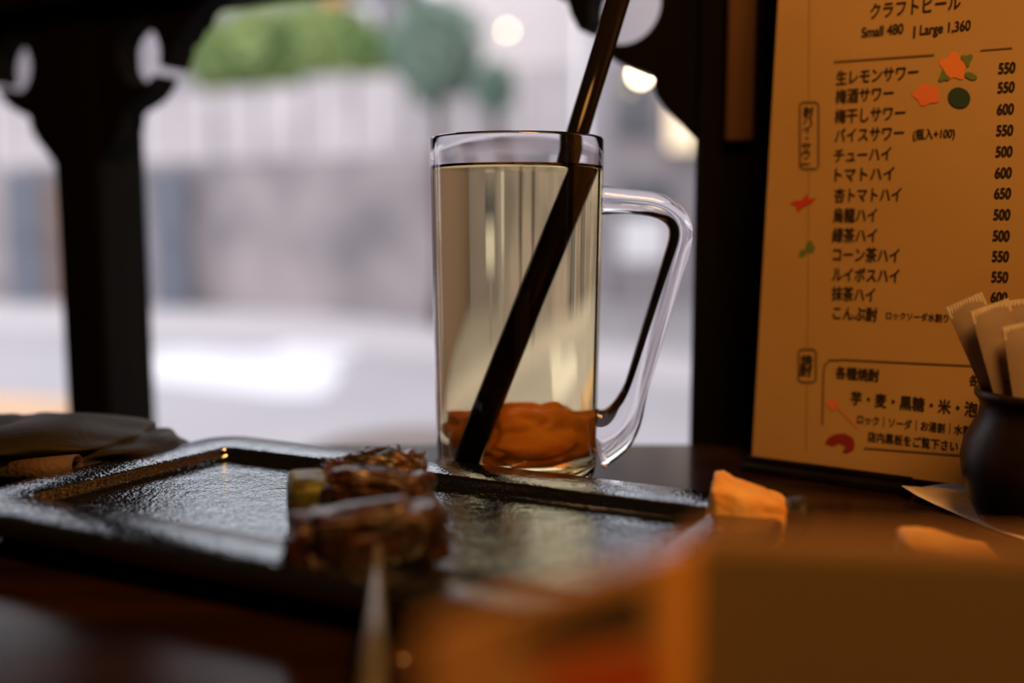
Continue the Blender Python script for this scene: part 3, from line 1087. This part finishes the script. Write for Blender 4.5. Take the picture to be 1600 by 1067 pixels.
# pale concrete panels on top of it, one by one
par = rw_
segs = []
for a, b in zip(wl[:-1], wl[1:]):
    L = (b - a).length
    nseg = max(1, round(L / 0.62))
    for i in range(nseg):
        segs.append((a.lerp(b, i / nseg), a.lerp(b, (i + 1) / nseg)))
for i, (a, b) in enumerate(segs):
    t = (b - a)
    a2, b2 = a + t * 0.05, b - t * 0.05
    hgt = 0.78 + 0.10 * random.random()
    P = [Vector((p.x, p.y, G + WH)) for p in (a2, b2)]
    bk = [p + Vector((0.02, 0.12 + 0.06 * random.random(), 0)) for p in P]
    prism('fence_panel', [P[0], P[1], bk[1], bk[0]], Vector((0, 0, hgt)), 'concrete', par)
P = [Vector((p.x, p.y - 0.03, G + WH)) for p in wl]
prism('coping', P + [p + Vector((0, 0.4, 0)) for p in P[::-1]], Vector((0, 0, 0.06)), 'concrete', par)


def foliage(root, c, dims, nleaf, leaf, m, seed, name='foliage'):
    rnd = random.Random(seed)
    V, Fc = [], []
    off = Vector((seed * 2.3, seed, 0))
    for i in range(nleaf):
        while True:
            p = Vector((rnd.uniform(-1, 1), rnd.uniform(-1, 1), rnd.uniform(-1, 1)))
            if p.length <= 1 and p.length > 0.35:
                break
        p = p * (1 + 0.25 * noise.noise(p * 2 + off))
        q = Vector((c[0] + p.x * dims[0], c[1] + p.y * dims[1], c[2] + p.z * dims[2]))
        a = Vector((rnd.gauss(0, 1), rnd.gauss(0, 1), rnd.gauss(0, 1))).normalized()
        b = a.cross(Vector((rnd.gauss(0, 1), rnd.gauss(0, 1), rnd.gauss(0, 1)))).normalized()
        s = leaf * rnd.uniform(0.6, 1.2)
        n0 = len(V)
        V += [q - a * s, q + b * s * 0.45, q + a * s, q - b * s * 0.45]
        Fc.append((n0, n0 + 1, n0 + 2, n0 + 3))
    o = mesh_obj(name, V, Fc, m, root)
    o['kind'] = 'stuff'
    return o


def stem(root, path, r, name='trunk'):
    V, Fc = tube(path, [r * (1 - 0.6 * i / len(path)) for i in range(len(path))], 8)
    return mesh_obj(name, V, Fc, 'bark', root, True)


HZ = G + WH + 0.5
hedge = empty('garden_hedge', (0, 13.0, G + WH))
tag(hedge, 'long bushy green hedge growing on top of the wall', 'hedge')
for (px, py), dist, dims in (((365, 96), 12.9, (0.5, 0.45, 0.42)), ((425, 82), 12.8, (0.7, 0.5, 0.52)), ((510, 80), 12.7, (0.75, 0.5, 0.54)), ((580, 105), 12.5, (0.5, 0.45, 0.40))):
    dr = ray(px, py)
    c = CAM + dr * (dist / dr.y) - Vector(hedge.location)
    foliage(hedge, c, dims, 4200, 0.10, 'hedge', int(px))
    stem(hedge, [Vector((c.x, c.y, 0)), Vector((c.x + 0.03, c.y, 0.3)), Vector((c.x, c.y, c.z + 0.2))], 0.05, 'stem')

tree_spots = [((680, 78), 9.6, (0.46, 0.45, 0.52), 'teal', 'dark green tree behind the end of the wall'),
              ((772, 138), 8.7, (0.17, 0.19, 0.20), 'teal', 'small dark green tree in front of the white building'),]
for (px, py), dist, dims, m, lab in tree_spots:
    dr = ray(px, py)
    c = CAM + dr * (dist / dr.y)
    root = empty('street_tree', (c.x, c.y, G))
    foliage(root, (0, 0, c.z - G), dims, 2200, 0.055, m, int(px))
    stem(root, [Vector((0, 0, 0)), Vector((0.05, 0, 1.0)), Vector((0, 0, c.z - G))], 0.08)
    tag(root, lab, 'tree', 'trees across the street')


# -------- buildings
def building(name, px0, px1, dist, h, depth, m, label, roof=None):
    a = CAM + ray(px0, 350) * (dist / ray(px0, 350).y)
    b = CAM + ray(px1, 350) * (dist / ray(px1, 350).y)
    root = empty(name, (a.x, a.y, G))
    wd = b.x - a.x
    box('wall', (wd / 2, depth / 2, h / 2), (wd, depth, h), m, root, 0.02)
    if roof:
        box('roof', (wd / 2, depth / 2 - 0.15, h + 0.12), (wd + 0.5, depth + 0.6, 0.24), roof, root, 0.03)
    tag(root, label, 'building')
    return root, wd


def bwin(root, x, z, w_, h_, m='pane'):
    o = box('window_frame', (x, -0.02, z), (w_ + 0.12, 0.06, h_ + 0.12), 'slate', root, 0.01)
    box('window_pane', (x, -0.055, z), (w_, 0.02, h_), m, o, 0.004)


b1, wd = building('grey_house', 120, 640, 20.0, 5.6, 5.0, 'grey', 'grey rendered house with a dark roof behind the hedge', 'slate')
for i in range(4):
    bwin(b1, wd * (0.14 + 0.24 * i), 4.6, 0.8, 0.9)
b2, wd = building('white_building', 690, 905, 18.0, 9.0, 5.0, 'white', 'tall white rendered building across the street behind the mug')
for i in range(2):
    bwin(b2, wd * (0.3 + 0.45 * i), 7.0, 0.7, 0.9)
b3, wd = building('street_block', 945, 1500, 13.0, 7.5, 4.0, 'grey', 'pinkish grey building with lamps across the street on the right')
bwin(b3, 0.36, 2.55, 0.40, 0.75)
bwin(b3, 0.50, 1.25, 0.55, 0.5)
b5, wd = building('added_dark_building', 2250, 2900, 3.6, 6.5, 9.0, 'browndoor', 'dark timber building added out of view to the right, darkening the mug edge')  # added out of view so the drink refracts a dark left edge
b4, wd = building('left_house', -700, 20, 18.0, 6.0, 5.0, 'grey', 'grey house far left behind the wall')

# gate and door leaves in the wall on the left
def far_panel(px0, px1, py0, py1, dist, m, name, label, cat, thick=0.08):
    a = CAM + ray(px0, py0) * (dist / ray(px0, py0).y)
    b = CAM + ray(px1, py1) * (dist / ray(px1, py1).y)
    o = box(name, (0, 0, 0), (abs(b.x - a.x), thick, abs(b.z - a.z)), m, None, 0.02, 0, (a + b) / 2)
    tag(o, label, cat)
    return o


def door_thing(px0, px1, py0, dist, m, label):
    a = CAM + ray(px0, py0) * (dist / ray(px0, py0).y)
    b = CAM + ray(px1, py0) * (dist / ray(px1, py0).y)
    root = empty('street_door', ((a.x + b.x) / 2, a.y, G + 0.03))
    h = a.z - G - 0.03
    wd = b.x - a.x
    box('door_leaf', (0, 0, h / 2), (wd, 0.06, h), m, root, 0.01)
    for s_ in (-1, 1):
        box('door_post', (s_ * (wd / 2 + 0.03), 0, h / 2), (0.06, 0.10, h), 'slate', root, 0.008)
    box('handle', (wd * 0.35, -0.06, h * 0.5), (0.03, 0.06, 0.16), 'pane', root, 0.008)
    tag(root, label, 'door', 'doors in the wall across the street')


door_thing(14, 48, 270, 12.4, 'bluegrey', 'blue-grey door in the wall left of the window post')
door_thing(66, 94, 290, 12.4, 'browndoor', 'brownish door in the wall beside the blue-grey door')
door_thing(244, 280, 268, 11.7, 'bluegrey', 'blue-grey door in the wall right of the window post')

# orange cloth banner and white round sign on the grey house
def banner(px, py, dist, w_, h_, m, name, label, cat):
    c = CAM + ray(px, py) * (dist / ray(px, py).y)
    root = empty(name, (c.x, c.y, c.z))
    box('panel', (0, 0, 0), (w_, 0.05, h_), m, root, 0.015)
    box('frame', (0, 0.04, 0), (w_ + 0.06, 0.04, h_ + 0.06), 'slate', root, 0.01)
    box('arm', (0, 0.14, h_ * 0.3), (0.05, 0.2, 0.05), 'slate', root, 0.01)
    tag(root, label, cat)


banner(522, 12, 19.6, 0.42, 0.6, 'signorange', 'wall_sign', 'orange sign high on the grey house', 'sign')
banner(566, 30, 19.6, 0.50, 0.62, 'signwhite', 'wall_sign', 'white sign high on the grey house beside the orange one', 'sign')
banner(1005, 375, 9.0, 0.42, 0.40, 'signwhite', 'street_sign', 'bright white sign board seen through the mug handle', 'sign')
c = CAM + ray(1005, 375) * (9.0 / ray(1005, 375).y)
V, Fc = tube([Vector((c.x, c.y + 0.06, G)), Vector((c.x, c.y + 0.06, c.z))], 0.03, 10)
sgn = [o for o in COL.objects if o.name.startswith('street_sign')][0]
pole = mesh_obj('pole', [Vector(v) - Vector(sgn.location) for v in V], Fc, 'grey', sgn, True)


def lamp(px, py, dist, r, label, m='bulb', wall=13.0):
    c = CAM + ray(px, py) * (dist / ray(px, py).y)
    root = empty('street_lamp', c)
    V, Fc = lathe([(0, -r)] + [(r * math.sin(math.pi * k / 10), -r * math.cos(math.pi * k / 10)) for k in range(1, 10)] + [(0, r)], 16)
    mesh_obj('bulb', V, Fc, m, root, True)
    V, Fc = lathe([(0.01, r * 2.2), (r * 0.6, r * 1.6), (r * 1.8, r * 0.9), (r * 1.75, r * 0.85), (r * 0.5, r * 1.5), (0.01, r * 2.1)], 16)
    mesh_obj('shade', V, Fc, 'slate', root, True)
    V, Fc = tube([Vector((0, 0, r * 2)), Vector((0, 0.02, r * 4)), Vector((0, 0.30, r * 4.5)), Vector((0, wall - dist, r * 4.5))], 0.012, 8, side=Vector((1, 0, 0)))
    mesh_obj('arm', V, Fc, 'slate', root, True)
    tag(root, label, 'lamp', 'warm lamps on the street')


lamp(1001, 116, 12.4, 0.055, 'warm round street lamp glowing under the bracket tip')
lamp(1084, 2, 12.4, 0.055, 'warm round street lamp at the top edge beside the right post')
lamp(793, 48, 17.3, 0.024, 'faint round street lamp above the mug', 'bulb', 18.0)
banner(1068, 195, 12.755, 0.36, 0.60, 'litsign', 'lit_sign', 'warm lit sign panel beside the right post', 'sign')

# bench and stool standing outside the window
def on_y(px, py, y):
    dr = ray(px, py)
    return CAM + dr * (y / dr.y)


bt = on_y(60, 618, 2.3)
bench = empty('street_bench', (bt.x, bt.y, G), (0, 0, math.radians(-20)))
hb = bt.z - G
for i in range(3):
    box('seat_board', (-0.22, -0.06 - 0.115 * i, hb - 0.015), (0.95, 0.108, 0.03), 'bench', bench, 0.004)
for sx in (-0.6, 0.16):
    for sy in (-0.08, -0.28):
        box('leg', (sx, sy, (hb - 0.03) / 2), (0.05, 0.05, hb - 0.03), 'bench', bench, 0.004)
tag(bench, 'pale peach wooden bench outside, left of the window post', 'bench')

st = on_y(650, 700, 1.25)
stool = empty('round_stool', (st.x, st.y, G))
hs = st.z - G
V, Fc = lathe([(0, hs - 0.035), (0.135, hs - 0.035), (0.148, hs - 0.028), (0.152, hs - 0.016), (0.147, hs - 0.004), (0.135, hs), (0, hs)], 48)
mesh_obj('seat', V, Fc, 'stool', stool, True)
for a in range(4):
    t = math.pi / 4 + a * math.pi / 2
    V, Fc = tube([Vector((0.13 * math.cos(t), 0.13 * math.sin(t), 0)), Vector((0.09 * math.cos(t), 0.09 * math.sin(t), hs - 0.03))], 0.016, 12)
    mesh_obj('leg', V, Fc, 'stool', stool, True)
tag(stool, 'worn brown round stool outside behind the mug', 'stool')
